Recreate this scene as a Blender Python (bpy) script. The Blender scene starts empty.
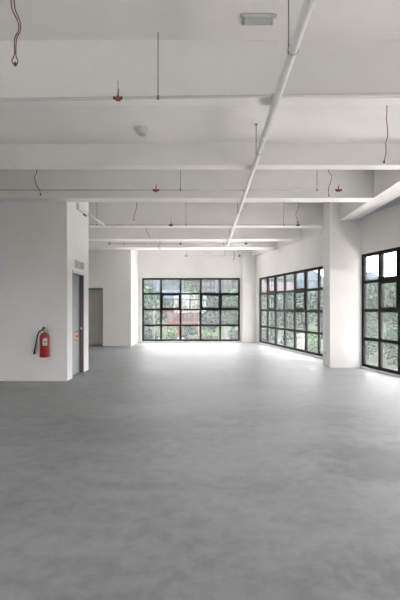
import bpy, bmesh, math, random
from mathutils import Vector, Matrix
from mathutils.noise import noise as pnoise
C = bpy.context.scene.collection
F, CX, CY, EYE = 430.0, 207.0, 307.0, 1.4      # focal length in px, vanishing point, eye height

def at(px, py, Y):
    """a point of the place at depth Y seen in direction px, py"""
    return Vector(((px-CX)*Y/F, Y, EYE+(CY-py)*Y/F))

# ------------------------------------------------------------------ materials
def mat(name, col, rough=.6, metal=0, spec=.5, var=None, scale=4, bump=0, bscale=60, detail=4, coat=0):
    m = bpy.data.materials.new(name); m.use_nodes = True
    nt = m.node_tree; N = nt.nodes; L = nt.links
    b = N['Principled BSDF']
    b.inputs['Base Color'].default_value = (*col, 1)
    b.inputs['Roughness'].default_value = rough
    b.inputs['Metallic'].default_value = metal
    b.inputs['Specular IOR Level'].default_value = spec
    b.inputs['Coat Weight'].default_value = coat
    tc = N.new('ShaderNodeTexCoord')
    n = N.new('ShaderNodeTexNoise'); n.inputs['Scale'].default_value = scale; n.inputs['Detail'].default_value = detail
    L.new(tc.outputs['Object'], n.inputs['Vector'])
    v = var if var is not None else tuple(c*.93 for c in col)
    r = N.new('ShaderNodeValToRGB')
    r.color_ramp.elements[0].position = .35; r.color_ramp.elements[1].position = .65
    r.color_ramp.elements[0].color = (*v, 1); r.color_ramp.elements[1].color = (*col, 1)
    L.new(n.outputs['Fac'], r.inputs['Fac']); L.new(r.outputs['Color'], b.inputs['Base Color'])
    if bump:
        n2 = N.new('ShaderNodeTexNoise'); n2.inputs['Scale'].default_value = bscale; n2.inputs['Detail'].default_value = 6
        L.new(tc.outputs['Object'], n2.inputs['Vector'])
        bp = N.new('ShaderNodeBump'); bp.inputs['Strength'].default_value = bump; bp.inputs['Distance'].default_value = .01
        L.new(n2.outputs['Fac'], bp.inputs['Height']); L.new(bp.outputs['Normal'], b.inputs['Normal'])
    return m

WALL = mat('white_plaster', (.90,.895,.872), .75, spec=.3, var=(.86,.855,.832), scale=1.1, bump=.12, bscale=9, detail=7)
CEIL = mat('ceiling_paint', (.83,.82,.792), .8, spec=.2, var=(.785,.775,.748), scale=1.4, bump=.15, bscale=7, detail=7)
BEAM = mat('beam_paint', (.87,.86,.835), .75, spec=.3, var=(.83,.82,.795), scale=1.6, bump=.1, bscale=9)
BLACK = mat('black_window_steel', (.012,.013,.013), .6, spec=.2)
SASHM = mat('black_sash_steel', (.016,.016,.015), .6, spec=.2)
DOORG = mat('grey_door_paint', (.42,.44,.435), .45)
DOORD = mat('dark_grey_door_paint', (.42,.42,.39), .6)
FRAMEG = mat('door_frame_metal', (.16,.16,.155), .45)
FRAMEW = mat('white_frame_paint', (.78,.78,.75), .5)
STEEL = mat('steel', (.55,.55,.54), .3, metal=1)
ROD = mat('galvanised_rod', (.22,.22,.21), .5, metal=.6)
PIPEW = mat('white_pipe_paint', (.82,.82,.80), .35)
PIPEB = mat('pale_branch_pipe_paint', (.62,.61,.58), .45)
REDP = mat('red_cap_plastic', (.26,.04,.022), .5)
DARKP = mat('dark_plastic', (.03,.028,.025), .5)
WIREM = mat('dull_red_cable', (.16,.055,.045), .6)
WIREG = mat('brown_grey_cable', (.12,.085,.07), .6)
EXTR = mat('extinguisher_red_paint', (.40,.014,.014), .25, coat=.5)
RUBBER = mat('black_rubber', (.012,.012,.012), .5)
LABW = mat('white_label', (.75,.76,.72), .5)
LABG = mat('green_label_print', (.06,.25,.12), .5)
STK = mat('sticker_red', (.60,.07,.03), .5)
STK2 = mat('sticker_cream', (.75,.62,.45), .5)
VENTM = mat('beige_vent_metal', (.55,.53,.45), .5)
VENTD = mat('vent_recess', (.10,.10,.09), .8)
PLASTW = mat('off_white_plastic', (.60,.60,.575), .4)
LENS = mat('frosted_lens', (.50,.54,.52), .25)

def floor_mat():
    m = bpy.data.materials.new('power_floated_concrete'); m.use_nodes = True
    nt = m.node_tree; N = nt.nodes; L = nt.links; b = N['Principled BSDF']
    tc = N.new('ShaderNodeTexCoord')
    mp = N.new('ShaderNodeMapping'); mp.inputs['Scale'].default_value = (.45, .75, 1); mp.inputs['Rotation'].default_value = (0,0,.5)
    L.new(tc.outputs['Object'], mp.inputs['Vector'])
    a = N.new('ShaderNodeTexNoise'); a.inputs['Scale'].default_value = 1.3; a.inputs['Detail'].default_value = 9; a.inputs['Roughness'].default_value = .62; a.inputs['Distortion'].default_value = .6
    c = N.new('ShaderNodeTexNoise'); c.inputs['Scale'].default_value = 7; c.inputs['Detail'].default_value = 8; c.inputs['Roughness'].default_value = .7
    L.new(mp.outputs['Vector'], a.inputs['Vector']); L.new(tc.outputs['Object'], c.inputs['Vector'])
    mx = N.new('ShaderNodeMix'); mx.data_type = 'FLOAT'; mx.inputs[0].default_value = .42
    L.new(a.outputs['Fac'], mx.inputs[2]); L.new(c.outputs['Fac'], mx.inputs[3])
    r = N.new('ShaderNodeValToRGB'); e = r.color_ramp.elements
    e[0].position = .34; e[0].color = (.195,.205,.215,1); e[1].position = .62; e[1].color = (.37,.385,.392,1)
    k = r.color_ramp.elements.new(.47); k.color = (.29,.303,.312,1)
    L.new(mx.outputs[0], r.inputs['Fac'])
    # old damp stains with ragged outlines
    prev = r.outputs['Color']
    sn = N.new('ShaderNodeTexNoise'); sn.inputs['Scale'].default_value = 3.2; sn.inputs['Detail'].default_value = 8; sn.inputs['Roughness'].default_value = .7
    L.new(tc.outputs['Object'], sn.inputs['Vector'])
    for cx, cy, rx, ry in ((1.75, 3.9, .75, .55), (1.15, 2.2, .45, .28), (2.6, 4.9, .9, .5), (1.3, 5.6, 1.2, .5), (-.9, 5.0, 1.3, .6), (-2.2, 3.2, .9, .5)):
        m_ = N.new('ShaderNodeMapping'); m_.inputs['Location'].default_value = (-cx/rx, -cy/ry, 0); m_.inputs['Scale'].default_value = (1/rx, 1/ry, 0)
        L.new(tc.outputs['Object'], m_.inputs['Vector'])
        ln = N.new('ShaderNodeVectorMath'); ln.operation = 'LENGTH'; L.new(m_.outputs['Vector'], ln.inputs[0])
        ad = N.new('ShaderNodeMath'); ad.operation = 'MULTIPLY_ADD'; ad.inputs[1].default_value = 3.2; L.new(sn.outputs['Fac'], ad.inputs[0]); L.new(ln.outputs['Value'], ad.inputs[2])
        mr = N.new('ShaderNodeMapRange'); mr.inputs['From Min'].default_value = 2.1; mr.inputs['From Max'].default_value = 2.75; mr.inputs['To Min'].default_value = .55 if cx > 0 and cy < 4.5 else .25; mr.inputs['To Max'].default_value = 0
        L.new(ad.outputs[0], mr.inputs['Value'])
        mc = N.new('ShaderNodeMix'); mc.data_type = 'RGBA'; mc.inputs[7].default_value = (.16,.168,.178,1)
        L.new(mr.outputs['Result'], mc.inputs[0]); L.new(prev, mc.inputs[6]); prev = mc.outputs[2]
    L.new(prev, b.inputs['Base Color'])
    b.inputs['Specular IOR Level'].default_value = .35
    rr = N.new('ShaderNodeMapRange'); rr.inputs['From Min'].default_value = .35; rr.inputs['From Max'].default_value = .65
    rr.inputs['To Min'].default_value = .42; rr.inputs['To Max'].default_value = .60
    L.new(mx.outputs[0], rr.inputs['Value']); L.new(rr.outputs['Result'], b.inputs['Roughness'])
    bp = N.new('ShaderNodeBump'); bp.inputs['Strength'].default_value = .12; bp.inputs['Distance'].default_value = .01
    L.new(mx.outputs[0], bp.inputs['Height']); L.new(bp.outputs['Normal'], b.inputs['Normal'])
    return m
FLOORM = floor_mat()

def glass_mat():
    m = bpy.data.materials.new('dusty_haze_glass'); m.use_nodes = True
    nt = m.node_tree; N = nt.nodes; L = nt.links; N.clear()
    out = N.new('ShaderNodeOutputMaterial')
    t = N.new('ShaderNodeBsdfTransparent'); t.inputs['Color'].default_value = (.985,.98,.985,1)
    g = N.new('ShaderNodeBsdfGlossy'); g.inputs['Roughness'].default_value = .03; g.inputs['Color'].default_value = (.9,.95,.95,1)
    d = N.new('ShaderNodeBsdfTranslucent'); d.inputs['Color'].default_value = (.8,.85,.86,1)
    fw_ = N.new('ShaderNodeLayerWeight'); fw_.inputs['Blend'].default_value = .5
    pw = N.new('ShaderNodeMath'); pw.operation = 'POWER'; pw.inputs[1].default_value = 5
    fr = N.new('ShaderNodeMath'); fr.operation = 'MULTIPLY_ADD'; fr.inputs[1].default_value = .7; fr.inputs[2].default_value = .025
    L.new(fw_.outputs['Facing'], pw.inputs[0]); L.new(pw.outputs[0], fr.inputs[0])
    m1 = N.new('ShaderNodeMixShader'); m2 = N.new('ShaderNodeMixShader'); m2.inputs[0].default_value = DUST_HAZE
    L.new(fr.outputs[0], m1.inputs[0]); L.new(t.outputs[0], m1.inputs[1]); L.new(g.outputs[0], m1.inputs[2])
    L.new(m1.outputs[0], m2.inputs[1]); L.new(d.outputs[0], m2.inputs[2]); L.new(m2.outputs[0], out.inputs[0])
    return m
DUST_HAZE = .027  # dust film on the panes, raised to stand in for outdoor haze
GLASS = glass_mat()

# ------------------------------------------------------------------ mesh helpers
def box(bm, x0, x1, y0, y1, z0, z1, M=None):
    vs = [Vector((x, y, z)) for x in (x0, x1) for y in (y0, y1) for z in (z0, z1)]
    if M is not None: vs = [M @ v for v in vs]
    v = [bm.verts.new(p) for p in vs]
    fs = [bm.faces.new([v[i] for i in q]) for q in ((0,1,3,2),(4,6,7,5),(0,4,5,1),(2,3,7,6),(0,2,6,4),(1,5,7,3))]
    bmesh.ops.recalc_face_normals(bm, faces=fs)
    return v

def smooth_pts(pts, n=6):
    pts = [Vector(p) for p in pts]
    if len(pts) < 3: return pts
    out = []
    for i in range(len(pts)-1):
        p0 = pts[max(i-1,0)]; p1 = pts[i]; p2 = pts[i+1]; p3 = pts[min(i+2, len(pts)-1)]
        for k in range(n):
            t = k/n
            out.append(.5*((2*p1)+(-p0+p2)*t+(2*p0-5*p1+4*p2-p3)*t*t+(-p0+3*p1-3*p2+p3)*t**3))
    out.append(pts[-1]); return out

def tube(bm, pts, r, seg=10, smooth=False, radii=None):
    pts = smooth_pts(pts) if smooth else [Vector(p) for p in pts]
    rings = []; n = len(pts); up = Vector((0,0,1))
    for i, p in enumerate(pts):
        d = (pts[min(i+1,n-1)]-pts[max(i-1,0)]).normalized()
        a = d.cross(up if abs(d.z) < .95 else Vector((0,1,0))).normalized(); b = d.cross(a).normalized()
        rr = radii[i] if radii else r
        rings.append([bm.verts.new(p+a*math.cos(2*math.pi*k/seg)*rr+b*math.sin(2*math.pi*k/seg)*rr) for k in range(seg)])
    fs = []
    for i in range(n-1):
        for k in range(seg):
            fs.append(bm.faces.new((rings[i][k], rings[i][(k+1)%seg], rings[i+1][(k+1)%seg], rings[i+1][k])))
    fs.append(bm.faces.new(rings[0])); fs.append(bm.faces.new(rings[-1]))
    bmesh.ops.recalc_face_normals(bm, faces=fs)
    for f in fs[:-2]: f.smooth = True

def lathe(bm, prof, seg=24, M=None):
    """prof: list of (r, z) around Z"""
    rings = []
    for r, z in prof:
        ring = []
        for k in range(seg):
            a = 2*math.pi*k/seg; p = Vector((r*math.cos(a), r*math.sin(a), z))
            ring.append(bm.verts.new(M @ p if M is not None else p))
        rings.append(ring)
    fs = []
    for i in range(len(prof)-1):
        for k in range(seg):
            f = bm.faces.new((rings[i][k], rings[i][(k+1)%seg], rings[i+1][(k+1)%seg], rings[i+1][k])); f.smooth = True; fs.append(f)
    fs.append(bm.faces.new(rings[0])); fs.append(bm.faces.new(rings[-1]))
    bmesh.ops.recalc_face_normals(bm, faces=fs)

def obj(name, bm, m, parent=None, loc=None, bevel=0):
    if bevel:
        bmesh.ops.bevel(bm, geom=[e for e in bm.edges if len(e.link_faces) == 2 and e.calc_face_angle(0) > .5], offset=bevel, segments=2, affect='EDGES', profile=.5)
    me = bpy.data.meshes.new(name); bm.to_mesh(me); bm.free()
    for x in (m if isinstance(m, (list, tuple)) else [m]): me.materials.append(x)
    o = bpy.data.objects.new(name, me); C.objects.link(o)
    if parent: o.parent = parent
    if loc is not None: o.location = loc
    return o
def mk(name, parts, m, parent=None, bevel=0):
    """parts: list of box extents"""
    bm = bmesh.new()
    for p in parts: box(bm, *p)
    return obj(name, bm, m, parent, bevel=bevel)
def tag(o, label, cat, group=None, kind=None):
    o['label'] = label; o['category'] = cat
    if group: o['group'] = group
    if kind: o['kind'] = kind
    return o
def thing(name, label, cat, loc=(0,0,0), rz=0, group=None):
    o = bpy.data.objects.new(name, None); C.objects.link(o); o.location = loc; o.rotation_euler = (0,0,rz)
    o.empty_display_size = .1
    return tag(o, label, cat, group)
def struct(o, label=None, cat=None):
    o['kind'] = 'structure'
    if label: o['label'] = label
    if cat: o['category'] = cat
    return o

# ------------------------------------------------------------------ dimensions
ZB = EYE+2.0      # underside of beams
Z1 = EYE+2.55      # slab of the first bay
Z2 = EYE+2.30      # slab of the further bays
YBACK = 17.0; YREAR = -4.0; XL = -5.6
TH = .30
def xw(Y): return 5.817-.23*Y          # inner face of the oblique right wall
ANG = math.atan(.23)
LEN = math.sqrt(1+.23**2)              # metres along the wall per metre of Y
# frame of the right wall: local x runs along the wall (towards the back), local y outwards, origin at Y=0
RW = Matrix.Translation((xw(0), 0, 0)) @ Matrix(((-.23/LEN, 1/LEN, 0, 0), (1/LEN, .23/LEN, 0, 0), (0,0,1,0), (0,0,0,1)))

def prism(bm, pts, z0, z1):
    lo = [bm.verts.new((x, y, z0)) for x, y in pts]; hi = [bm.verts.new((x, y, z1)) for x, y in pts]
    fs = [bm.faces.new(lo), bm.faces.new(hi)]
    for i in range(len(pts)): j = (i+1) % len(pts); fs.append(bm.faces.new((lo[i], lo[j], hi[j], hi[i])))
    bmesh.ops.recalc_face_normals(bm, faces=fs)
def plan(y0, y1, o=.11): return [(XL-.11, y0), (xw(y0)+o, y0), (xw(y1)+o, y1), (XL-.11, y1)]
# floor
bm = bmesh.new(); prism(bm, plan(YREAR-.2, YBACK+.11), -.2, 0)
struct(obj('floor', bm, FLOORM), 'grey power floated concrete floor with cloudy mottling', 'floor')
# ceiling (two slab levels, step hidden by the first beam)
bm = bmesh.new(); prism(bm, plan(YREAR-.2, 4.26), Z1, Z1+.3); prism(bm, plan(4.26, 6.10), Z2, Z1+.3); prism(bm, plan(6.10, YBACK+.11), Z1, Z1+.3)
struct(obj('ceiling', bm, CEIL), 'white painted concrete soffit', 'ceiling')

# right wall with windows: spans given in Y of inner face
W2 = (16.58, 11.18); W3 = (9.89, 9.89-.63*6); W4 = (5.2, .6)
H2 = (.045, 2.515); H3 = (.04, 2.607)
segs = [(17.6*LEN, W2[0]*LEN, 0, Z1), (W2[0]*LEN, W2[1]*LEN, H2[1], Z1), (W2[0]*LEN, W2[1]*LEN, 0, H2[0]),
        (W2[1]*LEN, W3[0]*LEN, 0, Z1), (W3[0]*LEN, W3[1]*LEN, H3[1], Z1), (W3[0]*LEN, W3[1]*LEN, 0, H3[0]),
        (W3[1]*LEN, W4[0]*LEN, 0, Z1), (W4[0]*LEN, W4[1]*LEN, H3[1], Z1), (W4[0]*LEN, W4[1]*LEN, 0, H3[0]),
        (W4[1]*LEN, -4.3*LEN, 0, Z1)]
bm = bmesh.new()
for a, b, z0, z1 in segs: box(bm, b, a, 0, .115, z0, z1, RW)
struct(obj('wall_right', bm, WALL), 'white plaster wall at the right holding the oblique run of black windows', 'wall')

# back wall
BX0, BX1 = (142-CX)*YBACK/F, (240-CX)*YBACK/F
BZ0, BZ1 = .055, 2.546
struct(mk('wall_back', [(-3.1, BX0, YBACK, YBACK+.115, 0, Z1), (BX1, 1.96, YBACK, YBACK+.115, 0, Z1),
    (BX0, BX1, YBACK, YBACK+.115, BZ1, Z1), (BX0, BX1, YBACK, YBACK+.115, 0, BZ0),
    ], WALL), 'white far end wall around the far window', 'wall')
# shallow pilaster right of the far window
struct(mk('trim_1', [(BX1+.09, 1.925, YBACK-.10, YBACK, 0, ZB)], WALL), 'shallow white pilaster right of the far window', 'pilaster')
struct(mk('trim_2', [(-2.72, BX1+.09, YBACK-.06, YBACK, 0, .045)], WALL), 'low white kerb under the far window', 'kerb')
# back-left wall with a doorway
DX0, DX1, DZ = -4.62, (103-CX)*15.4/F, 2.08
XP = -2.72
struct(mk('wall_back_left', [(DX1, XP, 15.4, YBACK+.22, 0, Z1), (XL, DX0, 15.4, YBACK+.22, 0, Z1),
    (DX0, DX1, 15.4, YBACK+.22, DZ, Z1), (DX0, DX1, 15.9, YBACK+.22, 0, DZ)], WALL), 'white wall with the dark doorway, standing forward of the far window', 'wall')
struct(mk('wall_left', [(XL-.115, XL, .7, YBACK+.11, 0, Z1), (XL-.115, XL, YREAR, -2.8, 0, Z1), (XL-.115, XL, -2.8, .7, 2.7, Z1), (XL-.115, XL, -2.8, .7, 0, .1)], WALL), 'white left wall', 'wall')
# left block with the recessed door in its side
BXr = -2.647; BY0, BY1 = 8.13, 9.6; DY0, DY1, DH = 8.46, 9.25, 2.13
RD = .20
struct(mk('wall_front_left', [(XL, BXr-RD, BY0, BY1, 0, Z1), (BXr-RD, BXr, BY0, DY0, 0, Z1), (BXr-RD, BXr, DY1, BY1, 0, Z1),
    (BXr-RD, BXr, DY0, DY1, DH, Z1)], WALL), 'grey-white wall block at the left carrying the fire extinguisher', 'wall')
# rear wall behind the viewer with an opening added for fill light
struct(mk('wall_rear', [(XL, -3.0, YREAR-.12, YREAR, 0, Z1), (0.0, 6.8, YREAR-.12, YREAR, 0, Z1),
    (-3.0, 0.0, YREAR-.12, YREAR, 2.7, Z1), (-3.0, 0.0, YREAR-.12, YREAR, 0, .1)], WALL), 'white wall behind the viewpoint', 'wall')

# column
struct(mk('wall_column', [((330-CX)*9.9/F, 3.66, 9.9, 10.5, 0, Z1)], WALL), 'broad white column between the two right-hand windows', 'column')

# beams across the room
beams = [(4.11, 4.26), (6.05, 6.26), (7.89, 8.20), (10.52, 10.90), (12.66, 13.10), (14.45, 15.06)]
names = ['nearest white ceiling beam, just behind the first branch pipe', 'second white ceiling beam from the viewer, behind the smoke detector', 'third white ceiling beam, over the left wall block',
         'fourth white ceiling beam, right behind the column', 'fifth white ceiling beam from the viewer', 'farthest white ceiling beam, in line with the doorway wall']
for i, (a, b) in enumerate(beams):
    bm = bmesh.new()
    z1 = Z1 if i != 1 else Z2
    vs = box(bm, XL, 1, a, b, ZB, z1)
    for v in vs:
        if v.co.x > 0: v.co.x = 3.065 if i < 3 else xw(v.co.y)-.02
    struct(obj('trim_%d' % (i+3), bm, BEAM), names[i], 'beam')
# longitudinal beam and edge beam along the right wall
struct(mk('trim_9', [(3.06, 3.47, YREAR, 9.9, ZB, Z1)], BEAM), 'broad white beam running lengthwise to the column', 'beam')
bm = bmesh.new(); box(bm, -4.2*LEN, 17.3*LEN, -.13, 0, ZB, Z1, RW)
struct(obj('trim_10', bm, BEAM), 'slim white edge beam above the oblique windows', 'beam')

# ------------------------------------------------------------------ windows
def window(name, label, M, xs, zs, sashes, handles=(), fw=.045):
    """M: local x along the window, y outwards; xs / zs grid lines; sashes (i, j): openable cell"""
    t = bpy.data.objects.new(name, None); C.objects.link(t); t.matrix_world = M; struct(t, label, 'window')
    bm = bmesh.new(); h = fw/2
    x0, x1, z0, z1 = xs[0], xs[-1], zs[0], zs[-1]
    box(bm, x0, x0+fw, .02, .10, z0, z1); box(bm, x1-fw, x1, .02, .10, z0, z1)
    box(bm, x0+fw, x1-fw, .02, .10, z0, z0+fw); box(bm, x0+fw, x1-fw, .02, .10, z1-fw, z1)
    obj('window_frame', bm, BLACK, t)
    bm = bmesh.new()
    for x in xs[1:-1]: box(bm, x-h, x+h, .025, .095, z0+fw, z1-fw)
    for z in zs[1:-1]:
        for a, b in zip(xs[:-1], xs[1:]): box(bm, a+h, b-h, .03, .09, z-h, z+h)
    obj('glazing_bars', bm, BLACK, t)
    bm = bmesh.new()
    for i in range(len(xs)-1):
        for j in range(len(zs)-1): box(bm, xs[i]+h*.8, xs[i+1]-h*.8, .056, .064, zs[j]+h*.8, zs[j+1]-h*.8)
    obj('glass', bm, GLASS, t)
    for (i, j) in sashes:
        a, b, c, d = xs[i]+h, xs[i+1]-h, zs[j]+h, zs[j+1]-h; w = .035
        bm = bmesh.new()
        box(bm, a, a+w, .012, .098, c, d); box(bm, b-w, b, .012, .098, c, d)
        box(bm, a+w, b-w, .012, .098, c, c+w); box(bm, a+w, b-w, .012, .098, d-w, d)
        s = obj('window_sash', bm, SASHM, t)
        bm = bmesh.new(); box(bm, (a+b)/2-.012, (a+b)/2+.012, -.012, .012, c+.006, c+.03); box(bm, (a+b)/2-.01, (a+b)/2+.01, -.03, -.012, c+.004, c+.10)
        obj('window_handle', bm, BLACK, s)
    return t
MB = Matrix.Translation((0, YBACK, 0))
gx = [(p-CX)*YBACK/F for p in (142, 161, 180.4, 200.6, 220.2, 240)]
window('window_1', 'black steel framed window in the far end wall, five panes wide', MB, gx, [BZ0+(BZ1-BZ0)*k/4 for k in range(5)], [(1,2), (3,2), (4,2)], fw=.07)
n = 7; xs2 = [(W2[1]+(W2[0]-W2[1])*k/n)*LEN for k in range(n+1)]
window('window_2', 'long black steel window on the right between far wall and column', RW, xs2, [H2[0]+(H2[1]-H2[0])*k/4 for k in range(5)], [(2,2), (2,3), (5,2), (5,3)], fw=.075)
n = 6; xs3 = [(W3[1]+(W3[0]-W3[1])*k/n)*LEN for k in range(n+1)]
window('window_3', 'nearest black steel window at the right picture edge', RW, xs3, [H3[0]+(H3[1]-H3[0])*k/4 for k in range(5)], [(4,2), (4,3), (1,2), (1,3)], fw=.07)
n = 6; xs4 = [(W4[1]+(W4[0]-W4[1])*k/n)*LEN for k in range(n+1)]
window('window_4', 'unseen black steel window beside the viewpoint', RW, xs4, [H3[0]+(H3[1]-H3[0])*k/4 for k in range(5)], [(4,2)], fw=.07)  # carried on out of view, span shortened to tune the light

MR = Matrix(((-1,0,0,0),(0,-1,0,YREAR),(0,0,1,0),(0,0,0,1)))
window('fill_window_rear', 'added black steel window behind the viewpoint for fill light', MR, [0.0+3.0*k/4 for k in range(5)], [.1+2.6*k/4 for k in range(5)], [(1,2)], fw=.07)  # added out of view, lets fill daylight in from behind
ML = Matrix(((0,-1,0,XL),(1,0,0,0),(0,0,1,0),(0,0,0,1)))
window('fill_window_left', 'added black steel window in the left wall for fill light', ML, [-2.8+3.5*k/5 for k in range(6)], [.1+2.6*k/4 for k in range(5)], [(3,2)], fw=.07)  # unseen window added to throw fill light on the right side
# added out of view: eaves cutting the high sky, pale apron bouncing daylight up
bm = bmesh.new(); prism(bm, [(XL-1.8, YREAR-1.6), (xw(YREAR-1.6)+3.2, YREAR-1.6), (xw(YBACK+2.6)+3.2, YBACK+2.6), (XL-1.8, YBACK+2.6)], Z1+.3, Z1+.5)
struct(obj('trim_12', bm, BEAM), 'added unseen roof slab with deep eaves to cut the high sky', 'roof')
BOUNCEM = mat('pale_bounce_apron', (.68,.65,.64), .85, spec=.2, scale=.8)
bm = bmesh.new(); prism(bm, [(XL-5, YREAR-6), (xw(YREAR-6)+6, YREAR-6), (xw(YBACK+7)+6, YBACK+7), (XL-5, YBACK+7)], -1.49, -1.44)
struct(obj('trim_13', bm, BOUNCEM), 'added unseen pale apron that bounces daylight indoors', 'paving')

# ------------------------------------------------------------------ doors
d1 = bpy.data.objects.new('door_1', None); C.objects.link(d1); d1.location = (BXr, DY0, 0); struct(d1, 'grey flush door recessed in the side of the left wall block', 'door')
w = DY1-DY0
mk('door_leaf', [(-.125, -.085, .035, w-.035, .01, 2.06)], DOORG, d1, bevel=.002)
mk('door_frame', [(-.15, -.001, 0, .03, 0, DH-.03), (-.15, -.001, w-.03, w, 0, DH-.03)], FRAMEG, d1)
mk('door_head', [(-.15, .02, 0, w, DH-.055, DH)], FRAMEW, d1, bevel=.003)
mk('door_backing', [(-.19, -.15, 0, w, 0, DH-.055)], FRAMEG, d1)
bm = bmesh.new()
MH = Matrix.Translation((-.085, w-.11, .945)) @ Matrix.Rotation(math.pi/2, 4, 'Y')
lathe(bm, [(.026,0),(.026,.008),(.011,.012),(.011,.03),(.024,.038),(.030,.052),(.026,.066),(.010,.072)], 16, MH)
obj('door_knob', bm, STEEL, d1)
s = mk('door_sticker', [(-.086, -.083, .41, .65, .70, .89)], STK, d1); s['label'] = 'red and cream warning sticker'
mk('sticker_print', [(-.0835, -.0822, .43, .48, .72, .87), (-.0835, -.0822, .52, .62, .81, .865), (-.0835, -.0822, .52, .62, .715, .76)], STK2, s)

d2 = bpy.data.objects.new('door_2', None); C.objects.link(d2); d2.location = (DX0, 15.62, 0); struct(d2, 'dark grey plain door in the far left doorway', 'door')
w2 = DX1-DX0
mk('door_leaf', [(.05, w2-.012, 0, .045, .02, DZ-.05)], DOORD, d2, bevel=.002)
mk('door_frame', [(0, .05, -.02, .07, 0, DZ), (w2-.012, w2, -.02, .07, 0, DZ), (.05, w2-.012, -.02, .07, DZ-.05, DZ)], FRAMEG, d2)
bm = bmesh.new(); box(bm, .10, .125, -.03, 0, 1.0, 1.03); box(bm, .10, .22, -.045, -.03, 1.003, 1.027)
obj('door_handle', bm, STEEL, d2)

# vent above the door: two louvred panels in one frame
v = thing('wall_vent', 'beige twin louvre grille above the recessed grey door', 'vent', (BXr, 8.60, 2.185))
mk('vent_backing', [(0, .004, .01, .59, .01, .155)], VENTD, v)
mk('vent_frame', [(0, .016, 0, .60, 0, .015), (0, .016, 0, .60, .15, .165), (0, .016, 0, .015, .015, .15), (0, .016, .585, .60, .015, .15), (0, .016, .285, .315, .015, .15)], FRAMEW, v)
for k0 in (.02, .32):
    bm = bmesh.new()
    for i in range(9):
        box(bm, -.001, .003, k0, k0+.26, -.007, .007, Matrix.Translation((.008, 0, .024+i*.0145)) @ Matrix.Rotation(.6, 4, 'Y'))
    obj('louvre_panel', bm, VENTM, v)

# ------------------------------------------------------------------ fire extinguisher
ex = thing('fire_extinguisher', 'red fire extinguisher with black hose hung on the left grey wall', 'fire extinguisher', ((44.4-CX)*8.02/F, 8.0245, EYE-(357.3-CY)*8.02/F))
bm = bmesh.new(); R = .088
lathe(bm, [(.060,0),(.080,.004),(R,.014),(R,.37),(.083,.405),(.066,.432),(.040,.449),(.022,.456),(.020,.475)], 32)
obj('cylinder', bm, EXTR, ex)
bm = bmesh.new()
for q in range(-3, 4):   # label bent round the front
    a0, a1 = (q-.5)*.125-1.12, (q+.5)*.125-1.12
    r = R+.0015
    v4 = [bm.verts.new((r*math.cos(a), r*math.sin(a), z)) for a, z in ((a0,.225),(a1,.225),(a1,.355),(a0,.355))]
    bm.faces.new(v4)
lab = obj('label_plate', bm, LABW, ex)
bm = bmesh.new()
for (q0, q1, z0, z1) in ((-1.5,1.5,.270,.310), (-2.5,2.5,.325,.334), (-2.5,2.5,.249,.254), (-2.5,1.0,.238,.243)):
    m_ = 6
    for q in range(m_):
        a0 = (q0+(q1-q0)*q/m_)*.125-1.12; a1 = (q0+(q1-q0)*(q+1)/m_)*.125-1.12; r = R+.0025
        bm.faces.new([bm.verts.new((r*math.cos(a), r*math.sin(a), z)) for a, z in ((a0,z0),(a1,z0),(a1,z1),(a0,z1))])
obj('label_print', bm, LABG, lab)
bm = bmesh.new()
lathe(bm, [(.024,.470),(.024,.500),(.016,.504),(.016,.530)], 16)
box(bm, -.022, .022, -.014, .014, .498, .525)
vv = obj('valve', bm, STEEL, ex)
bm = bmesh.new(); tube(bm, [(-.012,0,.525),(.030,0,.548),(.065,-.003,.556)], .008, 8)
obj('squeeze_handle', bm, STEEL, vv)
bm = bmesh.new(); tube(bm, [(-.01,0,.512),(.035,0,.510),(.068,-.003,.492)], .007, 8)
obj('carry_handle', bm, STEEL, vv)
bm = bmesh.new(); lathe(bm, [(.017,0),(.019,.004),(.019,.012),(.016,.016)], 16, Matrix.Translation((.026,-.016,.49)) @ Matrix.Rotation(math.pi/2, 4, 'X'))
obj('pressure_gauge', bm, PLASTW, vv)
bm = bmesh.new(); tube(bm, [(.01,0,.545),(-.02,-.002,.552),(-.035,-.004,.53)], .016, 10, True); obj('carry_grip', bm, RUBBER, vv)
bm = bmesh.new()
tube(bm, [(-.01,-.01,.515),(-.055,-.02,.505),(-.095,-.02,.475),(-.125,-.018,.40),(-.145,-.016,.30),(-.165,-.012,.20),(-.178,-.01,.14)], .0125, 10, True)
obj('hose', bm, RUBBER, ex)
bm = bmesh.new(); tube(bm, [(-.172,-.012,.17),(-.180,-.01,.12),(-.188,-.01,.06)], .012, 10, radii=[.015,.017,.020]); obj('nozzle', bm, RUBBER, ex)
bm = bmesh.new(); box(bm, -.03, .03, .09, .105, .06, .50); box(bm, -.012, .012, .02, .09, .455, .468)
obj('wall_bracket', bm, STEEL, ex)
bm = bmesh.new(); tube(bm, [(R*1.02*math.cos(2*math.pi*k/24), R*1.02*math.sin(2*math.pi*k/24), .10) for k in range(25)], .003, 6); obj('strap', bm, RUBBER, ex)

# small socket on the column's window side
so = thing('wall_socket', 'tiny white electrical socket low on the column beside the long window', 'socket', ((330-CX)*9.9/F, 10.28, .30))
mk('faceplate', [(-.010, 0, -.043, .043, -.043, .043)], PLASTW, so, bevel=.003)
mk('socket_holes', [(-.012, -.009, -.02, -.012, .006, .018), (-.012, -.009, .012, .02, .006, .018), (-.012, -.009, -.004, .004, -.022, -.01)], DARKP, so)

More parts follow.
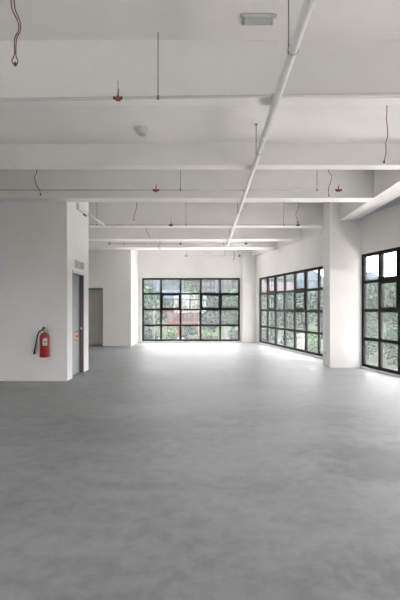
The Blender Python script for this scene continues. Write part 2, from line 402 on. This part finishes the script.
# ------------------------------------------------------------------ overhead services
ZP = EYE+1.95
def cyl_between(bm, a, b, r, seg=12): tube(bm, [a, b], r, seg)
XM = (310-CX)/CY*1.95
mp = thing('sprinkler_main_pipe', 'thick white sprinkler main pipe running lengthwise under the beams', 'pipe', (XM, 0, ZP))
bm = bmesh.new(); cyl_between(bm, (0,.4,0), (0,13.55,0), .034, 20); obj('pipe_run', bm, PIPEW, mp)
for y in (1.8, 4.9, 8.0, 11.2):
    bm = bmesh.new(); tube(bm, [(0,y-.04,0),(0,y-.03,0),(0,y+.03,0),(0,y+.04,0)], .04, 20, radii=[.036,.042,.042,.036]); obj('coupling', bm, PIPEW, mp)
for y, zt in ((3.26, Z1), (5.41, Z2), (8.75, Z1), (11.9, Z1)):
    bm = bmesh.new()
    tube(bm, [(.040*math.cos(a), y, .040*math.sin(a)) for a in [2*math.pi*k/20 for k in range(21)]], .006, 6)
    box(bm, -.045, -.036, y-.012, y+.012, -.015, .015)
    obj('pipe_clamp', bm, STEEL, mp)
    bm = bmesh.new(); cyl_between(bm, (-.036, y, -.03), (-.036, y, zt-ZP), .005, 8)
    box(bm, -.054, -.018, y-.018, y+.018, zt-ZP-.006, zt-ZP)
    obj('hanger_rod', bm, ROD, mp)

def outlet(parent, x, z=0, tail=.12, sc=1.0, red=True):
    """capped red outlet sitting on a branch pipe"""
    bm = bmesh.new()
    lathe(bm, [(.020*sc,-.03*sc),(.034*sc,-.024*sc),(.034*sc,.006*sc),(.016*sc,.012*sc),(.009*sc,.04*sc),(.004*sc,.075*sc)], 14, Matrix.Translation((x,0,z)))
    box(bm, x+.004*sc, x+.010*sc, -.004, .004, z+.03*sc, z+.105*sc, )
    o = obj('outlet_cap', bm, REDP if red else DARKP, parent)
    if red: o['label'] = 'red outlet cap'
    for s in (-1, 1):
        bm = bmesh.new(); tube(bm, [(x+s*.030*sc,0,z),(x+s*.055*sc,0,z)], .018*sc, 12)
        obj('tee_fitting', bm, DARKP, o)
    if tail:
        bm = bmesh.new(); tube(bm, [(x-.002,0,z+.08*sc),(x+.001,0,z+.10+tail)], .0028, 6); obj('cap_wire', bm, ROD, o)

def branch(label, Y, x0, x1, outs, rods, zt, r=.0135, zc=ZP, slope=0):
    t = thing('sprinkler_branch_pipe', label, 'pipe', (0, Y, zc), group=None)
    bm = bmesh.new(); cyl_between(bm, ((x0-CX)*Y/F,0,slope*(x0-CX)*Y/F), ((x1-CX)*Y/F,0,slope*(x1-CX)*Y/F), r, 12); obj('pipe_run', bm, PIPEB, t)
    bm = bmesh.new(); tube(bm, [(XM-.06,0,slope*XM),(XM-.035,0,slope*XM),(XM+.05,0,slope*XM)], .022, 12)
    obj('main_tee', bm, PIPEB, t)
    for px, tail, sc, red in outs: 
        x = (px-CX)*Y/F; outlet(t, x, slope*x, tail, sc, red)
    for px in rods:
        x = (px-CX)*Y/F
        zz = zt(px) if callable(zt) else zt
        bm = bmesh.new(); cyl_between(bm, (x,0,slope*x-.02), (x,0,zz-zc), .0048, 8); tube(bm, [(x-.012,0,slope*x),(x+.012,0,slope*x)], .019, 12)
        obj('hanger_rod', bm, ROD, t)
    return t
branch('nearest thin branch pipe, in front of the first beam', 3.99, -260, 480, [(118, .06, .8, True)], [158, -80, 420], Z1, slope=.013)
branch('thin branch pipe above the left wall block, second from the viewer', 7.17, -130, 337, [(156, .0, 1.0, True), (338.5, .0, 1.0, True)], [180.5, 317], Z1)
branch('third thin branch pipe, met by the short slanting pipe', 10.22, 82, 297, [(171, .05, 1.0, True), (298, 0, .9, True)], [186, 283.7, 97], Z1)
branch('fourth thin branch pipe, just behind the fifth beam', 13.25, 109, 246, [(109.5, .0, .8, True), (180.5, 0, .8, False), (246, 0, .8, False)], [124, 223.5], ZB)
branch('farthest short branch pipe, just before the far end wall', 16.4, 185, 239, [(186, 0, .8, False), (239.5, 0, .9, False)], [225, 187], Z1)

# white box high on the block side with a slanting pipe to the third branch
bx = thing('junction_box', 'small white box high on the side of the left wall block', 'junction box', (BXr, 9.02, EYE+2.03))
mk('box_body', [(0, .06, -.33, .29, -.05, .08)], PIPEW, bx, bevel=.006)
mk('cable_gland', [(.01, .05, .12, .28, -.072, -.05)], DARKP, bx)
a = Vector((BXr+.02, 9.33, EYE+2.05)); b = at(104.5, 225, 10.2)
bm = bmesh.new(); tube(bm, [a-a, b-a], .018, 12)
o = obj('slanting_pipe', bm, PIPEW, None, loc=a); tag(o, 'short white slanting pipe from the left wall block to the third branch pipe', 'pipe')

# hanging loose wires
def wire(label, pts, Y, ztop, m=WIREM, r=.0045, twin=False, end=True, group=None):
    P = [at(x, y, Y) for x, y in pts]
    top = Vector((P[0].x, Y, ztop))
    base = P[-1].copy()
    t = thing('hanging_wire', label, 'wire', base)
    bm = bmesh.new()
    if P[0].z < ztop-.02: P = [top]+P
    else: P[0].z = ztop
    if twin:
        k = len(P)
        for s in (-1, 1):
            Q = []
            for i, p in enumerate(P):
                sp = twin[min(i, len(twin)-1)]
                Q.append(p-base+Vector((s*sp, s*.004, 0)))
            tube(bm, Q, r, 8, True)
    else:
        Q = [p-base+Vector((0, .006*math.sin(i*2.1), 0)) for i, p in enumerate(P)]
        tube(bm, Q, r, 8, True)
    obj('cable', bm, m, t)
    if end:
        bm = bmesh.new(); tube(bm, [(0,0,.02),(.002,0,-.006)], r*2.2, 8); obj('cable_end', bm, WIREM, t)
wire('long dark red looped wire hanging at the upper left corner', [(10,-35),(11,-15),(12.6,0),(13.5,9),(16.5,16),(19.3,23),(19.2,31),(15.8,38),(15.2,46),(15.2,55),(14.8,61),(15,65)], 3.2, Z1, r=.0042,
     twin=[.012,.011,.010,.010,.009,.006,.004,.005,.004,.004,.020,.006,.004])
wire('long thin red wire hanging near the right picture edge', [(387,112),(386.4,120),(387.6,130),(387.8,136),(385.6,144),(386,152),(384,162.5)], 4.85, Z2)
wire('short curly wire hanging over the left wall block', [(36.5,172),(34.6,178),(37.5,187),(40,191),(40.4,195)], 7.0, Z1, m=WIREG, r=.0052)
wire('short wavy red wire by the right red outlet of the second branch pipe', [(328.5,170),(331.8,176),(330.3,183),(328.6,189),(329,196)], 7.05, Z1, r=.0052)
wire('short dark wire hanging just left of the far window bay, behind third beam', [(136.5,205),(135.8,211),(134.2,215),(134,220)], 9.4, Z1, r=.0055)
wire('short slanting wire hanging behind the fourth beam', [(146.2,229),(147.5,233),(149.3,236.5)], 12.3, Z1, r=.0065)
wire('tangled short wire hanging before the farthest beam', [(159.5,240.5),(160.5,243.5),(158.2,246.5),(160.2,249.5)], 14.2, Z1, m=WIREG, r=.007)
wire('wavy thin wire ending by the red outlet of the third branch pipe', [(298.5,204),(298,209),(295.8,214),(296.8,218),(297.2,222.5)], 9.6, Z1, r=.0042)
wire('dark wire hanging above the right half of the far window', [(234,252),(234.6,256),(233.6,260)], 16.0, Z1, m=WIREG, r=.008)

# smoke detector
sd = thing('smoke_detector', 'round white smoke detector on the ceiling between first and second beams', 'smoke detector', ((142.5-CX)*5.55/F, 5.55, Z2))
bm = bmesh.new(); lathe(bm, [(.090,0),(.090,-.022),(.084,-.028)], 28); obj('detector_base', bm, PLASTW, sd)
bm = bmesh.new(); lathe(bm, [(.078,-.028),(.080,-.045),(.070,-.062),(.055,-.068)], 28); obj('detector_head', bm, PLASTW, sd)
bm = bmesh.new(); lathe(bm, [(.052,-.066),(.048,-.080),(.020,-.084)], 24); obj('sensor_grille', bm, VENTM, sd)
# bulkhead light
bl = thing('bulkhead_light', 'rectangular frosted bulkhead light on the ceiling left of the main pipe', 'ceiling light', ((258-CX)*3.78/F, 3.79, Z1))
mk('light_body', [(-.140, .140, -.060, .060, -.022, 0)], PLASTW, bl, bevel=.006)
mk('light_lens', [(-.122, .122, -.052, .052, -.036, -.022)], LENS, bl, bevel=.006)
for sx in (-1, 1):
    for sy in (-1, 1):
        bm = bmesh.new(); lathe(bm, [(.010,-.028),(.010,-.020),(.004,-.018)], 10, Matrix.Translation((sx*.128, sy*.05, -.003)))
        obj('screw', bm, STEEL, bl)
    mk('mounting_lug', [(sx*.146-.012, sx*.146+.012, -.05, -.02, -.02, 0)], STEEL, bl)

# ------------------------------------------------------------------ outside
ZG = -1.5
random.seed(5)
GRASS = mat('rough_grass', (.014,.019,.0125), .9, spec=0, var=(.009,.0125,.0085), scale=.35, detail=8)
ROADM = mat('pale_concrete_road', (0.0538,0.0538,0.0521), .9, spec=0, scale=.5)
HAZE_HILLM = mat('haze_tinted_forest', (0.0156,0.0211,0.0276), .95, spec=0, var=(0.0120,0.0174,0.0239), scale=.02, detail=8)  # blue distance haze put into the forest colour
BARK = mat('bark', (0.0168,0.0134,0.0101), .9)
BRICK = mat('red_brick', (0.0810,0.0360,0.0350), .85, spec=0, var=(0.0675,0.0312,0.0312), scale=1.5)
PALEB = mat('pale_blue_roof', (0.0168,0.0219,0.0302), .7, spec=0)
CREAM = mat('cream_render', (0.0313,0.0304,0.0235), .8, spec=0)
HAZE_LAV = mat('haze_tinted_lavender', (0.0372,0.0432,0.0539), .8, spec=0)  # lavender wall colour paled to imitate distance haze
PINK = mat('pink_render', (0.0308,0.0277,0.0277), .8, spec=0)
HAZE_GREYB = mat('haze_tinted_grey_blue', (0.0316,0.0486,0.0532), .8, spec=0)  # grey-blue wall colour lightened with painted-in haze
REDROOF = mat('red_tile_roof', (0.0255,0.0213,0.0230), .8, spec=0)
WHITEP = mat('white_outdoor_paint', (0.055,0.057,0.057), .8, spec=0)
WHITEQ = mat('bright_outdoor_paint', (.16,.16,.155), .8, spec=0)
PANE = mat('dark_building_window', (0.0252,0.0303,0.0353), .3)
GREENS = [mat('foliage_%s' % n, c, .8, spec=0, var=v_, scale=.8) for n, c, v_ in (
    ('deep', (0.0170,0.0400,0.0247), (0.0095,0.0244,0.0165)), ('mid', (0.0290,0.0588,0.0309), (0.0153,0.0353,0.0206)), ('light', (0.0475,0.0893,0.0309), (0.0290,0.0588,0.0226)), ('bluish', (0.0204,0.0423,0.0351), (0.0120,0.0273,0.0239)))]

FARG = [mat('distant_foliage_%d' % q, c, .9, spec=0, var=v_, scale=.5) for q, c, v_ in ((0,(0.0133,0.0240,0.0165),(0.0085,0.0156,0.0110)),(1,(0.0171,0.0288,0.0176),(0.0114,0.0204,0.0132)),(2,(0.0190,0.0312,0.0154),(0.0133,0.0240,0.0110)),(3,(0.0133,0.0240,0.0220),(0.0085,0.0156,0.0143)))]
bm = bmesh.new()
box(bm, -620, 620, -200, 470, ZG-.3, ZG)
struct(obj('ground', bm, GRASS), 'green ground outside the windows', 'ground')
# building podium below the floor slab
bm = bmesh.new(); prism(bm, plan(YREAR-.2, YBACK+.10, .10), ZG, -.2)
struct(obj('trim_11', bm, BEAM), 'base of the building under the floor', 'plinth')

def tree(label, px, Y, ptop, pwid, mi, kind='tree', pbot=None, n=1500, leaf=.22, seed=0, trunk=True, name='leafy_tree', group='trees outside the windows', pos=None):
    rnd = random.Random(seed*77+int(px*3)+int(Y))
    x = (px-CX)*Y/F; top = EYE+(CY-ptop)*Y/F; wd = pwid*Y/F/2
    if pos: x, Y, wd, top = pos
    h = top-ZG
    t = thing(name, label, kind, (x, Y, ZG), group=group)
    lo = h*.22 if trunk else 0
    cl = []
    for k in range(9 if trunk else 5):
        a = rnd.uniform(0, 6.28); q = rnd.uniform(0, .62)
        cz = lo+(h-lo)*rnd.uniform(.25, .78)
        cl.append((Vector((wd*q*math.cos(a), wd*q*math.sin(a), cz)), wd*rnd.uniform(.38,.6), (h-lo)*rnd.uniform(.2,.3)))
    cl.append((Vector((0,0,lo+(h-lo)*.72)), wd*.55, (h-lo)*.28)); cl.append((Vector((0,0,lo+(h-lo)*.4)), wd*.85, (h-lo)*.36))
    bm = bmesh.new()
    for i in range(int(n*1.7)):
        c, rw, rh = rnd.choice(cl)
        d = Vector((rnd.gauss(0,1), rnd.gauss(0,1), rnd.gauss(0,1))).normalized()*rnd.uniform(.55,1.0)
        p = c+Vector((d.x*rw, d.y*rw, d.z*rh))
        if p.z < .1: p.z = .1
        u = Vector((rnd.gauss(0,1), rnd.gauss(0,1), rnd.gauss(0,.6))).normalized(); w_ = u.cross(Vector((rnd.gauss(0,1), rnd.gauss(0,1), rnd.gauss(0,1)))).normalized()
        s = leaf*rnd.uniform(.6,1.3)
        q = [bm.verts.new(p+u*s), bm.verts.new(p+w_*s*.5), bm.verts.new(p-u*s), bm.verts.new(p-w_*s*.5)]
        bm.faces.new(q)
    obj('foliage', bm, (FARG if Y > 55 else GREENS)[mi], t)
    bm = bmesh.new()
    r = max(.03, wd*.06)
    tube(bm, [(0,0,0),(.05*wd,0,h*.3),(-.03*wd,.02,h*.62)], r, 8, radii=[r*1.3,r,r*.5])
    for k in range(4):
        a = k*1.6+rnd.random(); tube(bm, [(0,0,h*(.25+.07*k)),(wd*.3*math.cos(a),wd*.3*math.sin(a),h*(.5+.07*k))], r*.4, 6)
    obj('trunk', bm, BARK, t)
    return t

# trees seen through the far window, then through the oblique windows (px, depth, top px, width px, shade)
T = [
 ('dense green tree filling the left panes of the far window', 148, 34, 285, 30, 1, 2600, .20),
 ('bluish tree behind the second column of panes of the far window', 168, 60, 303, 22, 3, 1200, .22),
 ('tree rising behind the middle column of panes of the far window', 191, 50, 281, 22, 1, 2200, .22),
 ('dark leafy tree behind the fourth column of panes of the far window', 211, 32, 292, 26, 3, 2600, .18),
 ('green tree behind the rightmost panes of the far window', 232, 36, 289, 26, 1, 2600, .20),
 ('tall green tree seen left in the long right window', 277, 40, 292, 30, 1, 2400, .22),
 ('bushy tree near the middle of the long right window', 297, 34, 293, 34, 0, 2800, .20),
 ('tree behind the column end of the long right window', 322, 38, 287, 40, 1, 2800, .22),
 ('broad tree beyond the column', 348, 40, 280, 46, 0, 2400, .24),
 ('large tree filling the left panes of the nearest window', 370, 36, 280, 40, 0, 3000, .22),
 ('large pale green tree at the right picture edge', 394, 32, 277, 36, 1, 3000, .20),
 ('tree just outside the right picture edge', 436, 30, 270, 44, 0, 2400, .22),
 ('slim bluish tree between far wall and long window', 252, 48, 290, 34, 3, 2000, .24),
 ('tree outside left of the far window', 126, 32, 284, 30, 0, 1500, .24),
]
for i, (lb, px, Y, pt, pw, mi, n, lf) in enumerate(T): tree(lb, px, Y, pt, pw, mi, n=n, leaf=lf, seed=i+1)
for i, px in enumerate((133, 156, 176, 200, 222, 243, 262, 282, 303, 326, 350, 374, 398, 424)):
    if px == 176: continue
    w_ = 'left of the far window|behind the first far window pane column|behind the second far window pane column|behind the central far window panes|behind the fourth far window pane column|at the right edge of the far window|at the left end of the long right window|in the left third of the long right window|in the right third of the long right window|hidden in line with the column face|in line with the right side of the column|behind the left panes of the nearest window|behind the second pane column of the nearest window|beyond the right picture edge'.split('|')[i]
    tree('distant woodland tree '+w_, px, 78+(i%2)*11, (296,292,300,291,293,292,292,293,290,288,286,285,284,282)[i], 40, (1,3,0,1)[i%4], n=1500, leaf=.42, seed=90+i, group='distant woodland')
for i in range(8):  # added unseen row, blocks white sky mirrored in the panes
    tree('added tree to the left, covering sky reflected in the window glass', 92-i*45, 42+(i%2)*12, 284+(i*3)%7, 56, (0,1,3)[i%3], n=1200, leaf=.3, seed=140+i, group='added trees to the left')
for i, (tx, ty, th) in enumerate(((17.5, 9.0, 7.6), (19.5, 2.5, 8.4), (24.5, 7.0, 9.0))):  # unseen trees added to keep low sky off the column
    tree('added tall tree to the right, unseen, shading the column', 500+i*9, 20, 0, 0, (0,1)[i%2], n=2600, leaf=.26, seed=200+i, group='added shading trees to the right', pos=(tx, ty, 3.0, th))
# bushes
Bs = [
 ('bright yellow-green bush low in the second column of far window panes', 171, 27, 326, 15, 2, 900, .11),
 ('green bush low in the left corner of the far window', 150, 26, 324, 18, 0, 1000, .11),
 ('light green shrub low in the fourth column of far window panes', 209, 28, 331, 16, 2, 900, .11),
 ('dark green hedge low behind the middle far window panes', 191, 34, 326, 18, 0, 900, .13),
 ('green shrub low in the right corner of the far window', 234, 27, 328, 12, 1, 900, .11),
 ('round light green bush low in the long right window near the column', 311, 25, 333, 20, 2, 1200, .11),
 ('dark bush low at the left end of the long right window', 270, 30, 326, 20, 0, 1100, .13),
 ('mid green bush low behind the middle of the long right window', 290, 28, 328, 22, 1, 1100, .12),
 ('dark bush low in the left pane of the nearest window', 368, 24, 322, 26, 0, 1400, .12),
 ('mid green bush low at the right picture edge', 394, 22, 324, 28, 1, 1400, .11),
]
for i, (lb, px, Y, pt, pw, mi, n, lf) in enumerate(Bs): tree(lb, px, Y, pt, pw, mi, 'bush', n=n, leaf=lf, seed=40+i, trunk=False, name='garden_bush', group='bushes outside the windows')

def building(label, name, px0, px1, ptop, Y, m, roof=None, roofh=0, nw=4, nf=2, depth=10, pmat=PANE, wk=1.0):
    x0 = (px0-CX)*Y/F; x1 = (px1-CX)*Y/F; top = EYE+(CY-ptop)*Y/F
    h = top-ZG; w = x1-x0
    t = thing(name, label, 'building', (x0, Y, ZG))
    mk('building_walls', [(0, w, 0, depth, 0, h-roofh)], m, t)
    if roof:
        bm = bmesh.new()
        e = .4
        v = [bm.verts.new(p) for p in ((-e,-e,h-roofh),(w+e,-e,h-roofh),(w+e,depth+e,h-roofh),(-e,depth+e,h-roofh),(w*.12,depth*.4,h),(w*.88,depth*.4,h),(w*.88,depth*.6,h),(w*.12,depth*.6,h))]
        for q in ((0,1,5,4),(1,2,6,5),(2,3,7,6),(3,0,4,7),(4,5,6,7),(3,2,1,0)): bm.faces.new([v[i] for i in q])
        obj('roof', bm, roof, t)
    else: mk('roof', [(-.2, w+.2, -.2, depth+.2, h-roofh, h-roofh+.25)], WHITEP, t)
    sh = (h-roofh)/nf
    for j in range(nf):
        for i in range(nw):
            cx = w*(i+.5)/nw; cz = sh*(j+.55); a = w/nw*.28*wk; b = sh*.25*wk
            f = mk('building_window', [(cx-a, cx+a, -.08, 0, cz-b, cz+b)], WHITEP, t)
            mk('pane', [(cx-a*.85, cx+a*.85, -.1, -.07, cz-b*.85, cz+b*.85)], pmat, f)
    return t
building('low red brick building behind the middle of the far window', 'brick_building', 167, 198, 309, 41, BRICK, nw=6, nf=2, depth=3.5, wk=.7)
building('cream building with blue-grey roof above the brick one', 'low_building', 157, 184, 289, 95, CREAM, PALEB, 2.1, nw=5, nf=3)
building('haze-paled lavender apartment block in the top left far window pane', 'apartment_building', 136, 153, 270, 140, HAZE_LAV, nw=4, nf=6)
building('haze-paled grey-blue apartment block in the upper middle of the far window', 'apartment_building', 160, 182, 262, 170, HAZE_GREYB, nw=5, nf=7)
building('pinkish apartment block behind the upper right of the far window', 'apartment_building', 184, 215, 268, 180, PINK, nw=7, nf=7)
building('haze-paled blue-grey tower in the top right pane of the far window', 'apartment_building', 218, 233, 264, 150, HAZE_LAV, nw=3, nf=7)
building('narrow pink building at the right edge of the far window', 'apartment_building', 234, 246, 280, 120, PINK, nw=3, nf=4)
building('long building with red roof seen through the long right window', 'red_roofed_building', 255, 303, 281, 95, CREAM, REDROOF, 2.2, nw=9, nf=3)
building('haze-paled grey building behind the middle of the long right window', 'apartment_building', 268, 296, 272, 150, HAZE_GREYB, nw=5, nf=5)

# hills
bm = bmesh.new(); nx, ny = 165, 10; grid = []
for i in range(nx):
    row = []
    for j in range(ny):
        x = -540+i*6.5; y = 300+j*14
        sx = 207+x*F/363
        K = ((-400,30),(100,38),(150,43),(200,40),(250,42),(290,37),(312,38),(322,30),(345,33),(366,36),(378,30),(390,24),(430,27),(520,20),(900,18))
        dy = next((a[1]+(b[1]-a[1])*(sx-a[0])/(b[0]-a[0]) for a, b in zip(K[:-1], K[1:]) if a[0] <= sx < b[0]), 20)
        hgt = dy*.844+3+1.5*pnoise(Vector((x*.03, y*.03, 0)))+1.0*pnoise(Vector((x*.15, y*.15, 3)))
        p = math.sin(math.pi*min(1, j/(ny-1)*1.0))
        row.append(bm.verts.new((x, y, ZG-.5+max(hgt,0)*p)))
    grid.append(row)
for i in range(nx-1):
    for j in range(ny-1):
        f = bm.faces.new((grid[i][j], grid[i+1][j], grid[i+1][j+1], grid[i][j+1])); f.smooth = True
struct(obj('distant_hills', bm, HAZE_HILLM), 'forested hills on the horizon, coloured blue with haze', 'hills')

# road and low wall
struct(mk('road', [(-60, 60, 36.2, 39.2, ZG, ZG+.03)], ROADM), 'pale road crossing outside the far window', 'road')
P = at(188, 324, 39.8)
pl = thing('street_lamp', 'white pole with a square box head by the middle far window pane', 'street lamp', (P.x, 39.8, ZG))
top = EYE+(CY-292)*39.8/F-ZG
bm = bmesh.new(); tube(bm, [(0,0,0),(0,0,top)], .06, 10, radii=[.09,.05]); obj('pole', bm, WHITEP, pl)
mk('lamp_head', [(-.45, .08, -.15, .15, top-.65, top-.05)], WHITEQ, pl, bevel=.03)
P = at(154, 330, 24)
pl = thing('street_lamp', 'slim white post with long crossbar behind the left far window panes', 'street lamp', (P.x, 24, ZG))
zz = EYE+(CY-313)*24/F-ZG
bm = bmesh.new(); tube(bm, [(0,0,0),(0,0,zz+.4)], .04, 8); obj('pole', bm, WHITEP, pl)
mk('crossbar', [(-.32, .32, -.03, .03, zz-.03, zz+.03)], WHITEP, pl)
P = at(225.5, 330, 23)
gp = thing('gate_post', 'white square gate post low in the right far window pane', 'post', (P.x, 23, ZG))
zz = EYE+(CY-325)*23/F-ZG
mk('post_shaft', [(-.085, .085, -.085, .085, 0, zz-.08)], WHITEP, gp, bevel=.01); mk('post_cap', [(-.12, .12, -.12, .12, zz-.08, zz)], WHITEP, gp, bevel=.01)
P = at(299, 342, 21.5)
zt = EYE+(CY-334)*21.5/F-ZG
gf = thing('white_gate', 'small white framed gate outside the long right window', 'gate', (P.x, 21.5, ZG))
mk('gate_frame', [(-.25, -.19, -.03, .03, 0, zt), (.19, .25, -.03, .03, 0, zt), (-.19, .19, -.03, .03, zt-.07, zt), (-.19, .19, -.03, .03, .15, .21)], WHITEQ, gf)
bm = bmesh.new()
for k in range(5): box(bm, -.17+k*.078, -.15+k*.078, -.01, .01, .21, zt-.07)
obj('gate_bars', bm, WHITEQ, gf)
lw = mk('garden_wall', [((188-CX)*30/F, (218-CX)*30/F, 30, 30.2, ZG, EYE+(CY-336)*30/F)], WHITEP)
tag(lw, 'low white garden wall outside the far window', 'wall')

# ------------------------------------------------------------------ light
SKY = 8.0
sl = bpy.data.lights.new('added_sun', 'SUN'); sl.energy = 40; sl.angle = math.radians(8); sl.color = (1,.965,.945)  # sun added to the overcast sky so the pale apron bounces light
added_sun = bpy.data.objects.new('added_sun', sl); C.objects.link(added_sun); added_sun.rotation_euler = (Vector((-.17,-.10,-1))).to_track_quat('-Z','Y').to_euler()
wd = bpy.data.worlds.new('overcast_sky'); bpy.context.scene.world = wd; wd.use_nodes = True
nt = wd.node_tree; N = nt.nodes; L = nt.links; bg = N['Background']
tc = N.new('ShaderNodeTexCoord'); ns = N.new('ShaderNodeTexNoise'); ns.inputs['Scale'].default_value = 3; ns.inputs['Detail'].default_value = 5
r = N.new('ShaderNodeValToRGB'); r.color_ramp.elements[0].color = (.97,.975,1,1); r.color_ramp.elements[1].color = (1,.985,.96,1)
r.color_ramp.elements[0].position = .4; r.color_ramp.elements[1].position = .6
L.new(tc.outputs['Generated'], ns.inputs['Vector']); L.new(ns.outputs['Fac'], r.inputs['Fac']); L.new(r.outputs['Color'], bg.inputs['Color'])
bg.inputs['Strength'].default_value = SKY

def portal(name, M, cx, cz, w, h):
    l = bpy.data.lights.new(name, 'AREA'); l.shape = 'RECTANGLE'; l.size = w; l.size_y = h; l.cycles.is_portal = True
    o = bpy.data.objects.new(name, l); C.objects.link(o)
    # local x along window, y outwards; area emits along its -Z -> inwards (-y)
    o.matrix_world = M @ Matrix.Translation((cx, .16, cz)) @ Matrix(((1,0,0,0),(0,0,1,0),(0,1,0,0),(0,0,0,1))) 
    return o
portal('daylight_portal', MR, 1.5, 1.4, 3.0, 2.6)
portal('daylight_portal', ML, -1.05, 1.4, 3.5, 2.6)
portal('daylight_portal', MB, (gx[0]+gx[-1])/2, 1.3, gx[-1]-gx[0], 2.5)
for xs in (xs2, xs3, xs4): portal('daylight_portal', RW, (xs[0]+xs[-1])/2, 1.3, xs[-1]-xs[0], 2.5)

# ------------------------------------------------------------------ camera
cam = bpy.data.cameras.new('camera'); co = bpy.data.objects.new('camera', cam); C.objects.link(co)
cam.sensor_fit = 'VERTICAL'; cam.sensor_height = 36; cam.lens = F*36/600
cam.shift_x = (200-CX)/600; cam.shift_y = (CY-300)/600
cam.clip_end = 2000
co.location = (0, 0, EYE); co.rotation_euler = (math.pi/2, 0, 0)
bpy.context.scene.camera = co
vs = bpy.context.scene.view_settings
vs.view_transform = 'Standard'; vs.look = 'None'; vs.gamma = 1; vs.use_curve_mapping = False; vs.exposure = 0.36
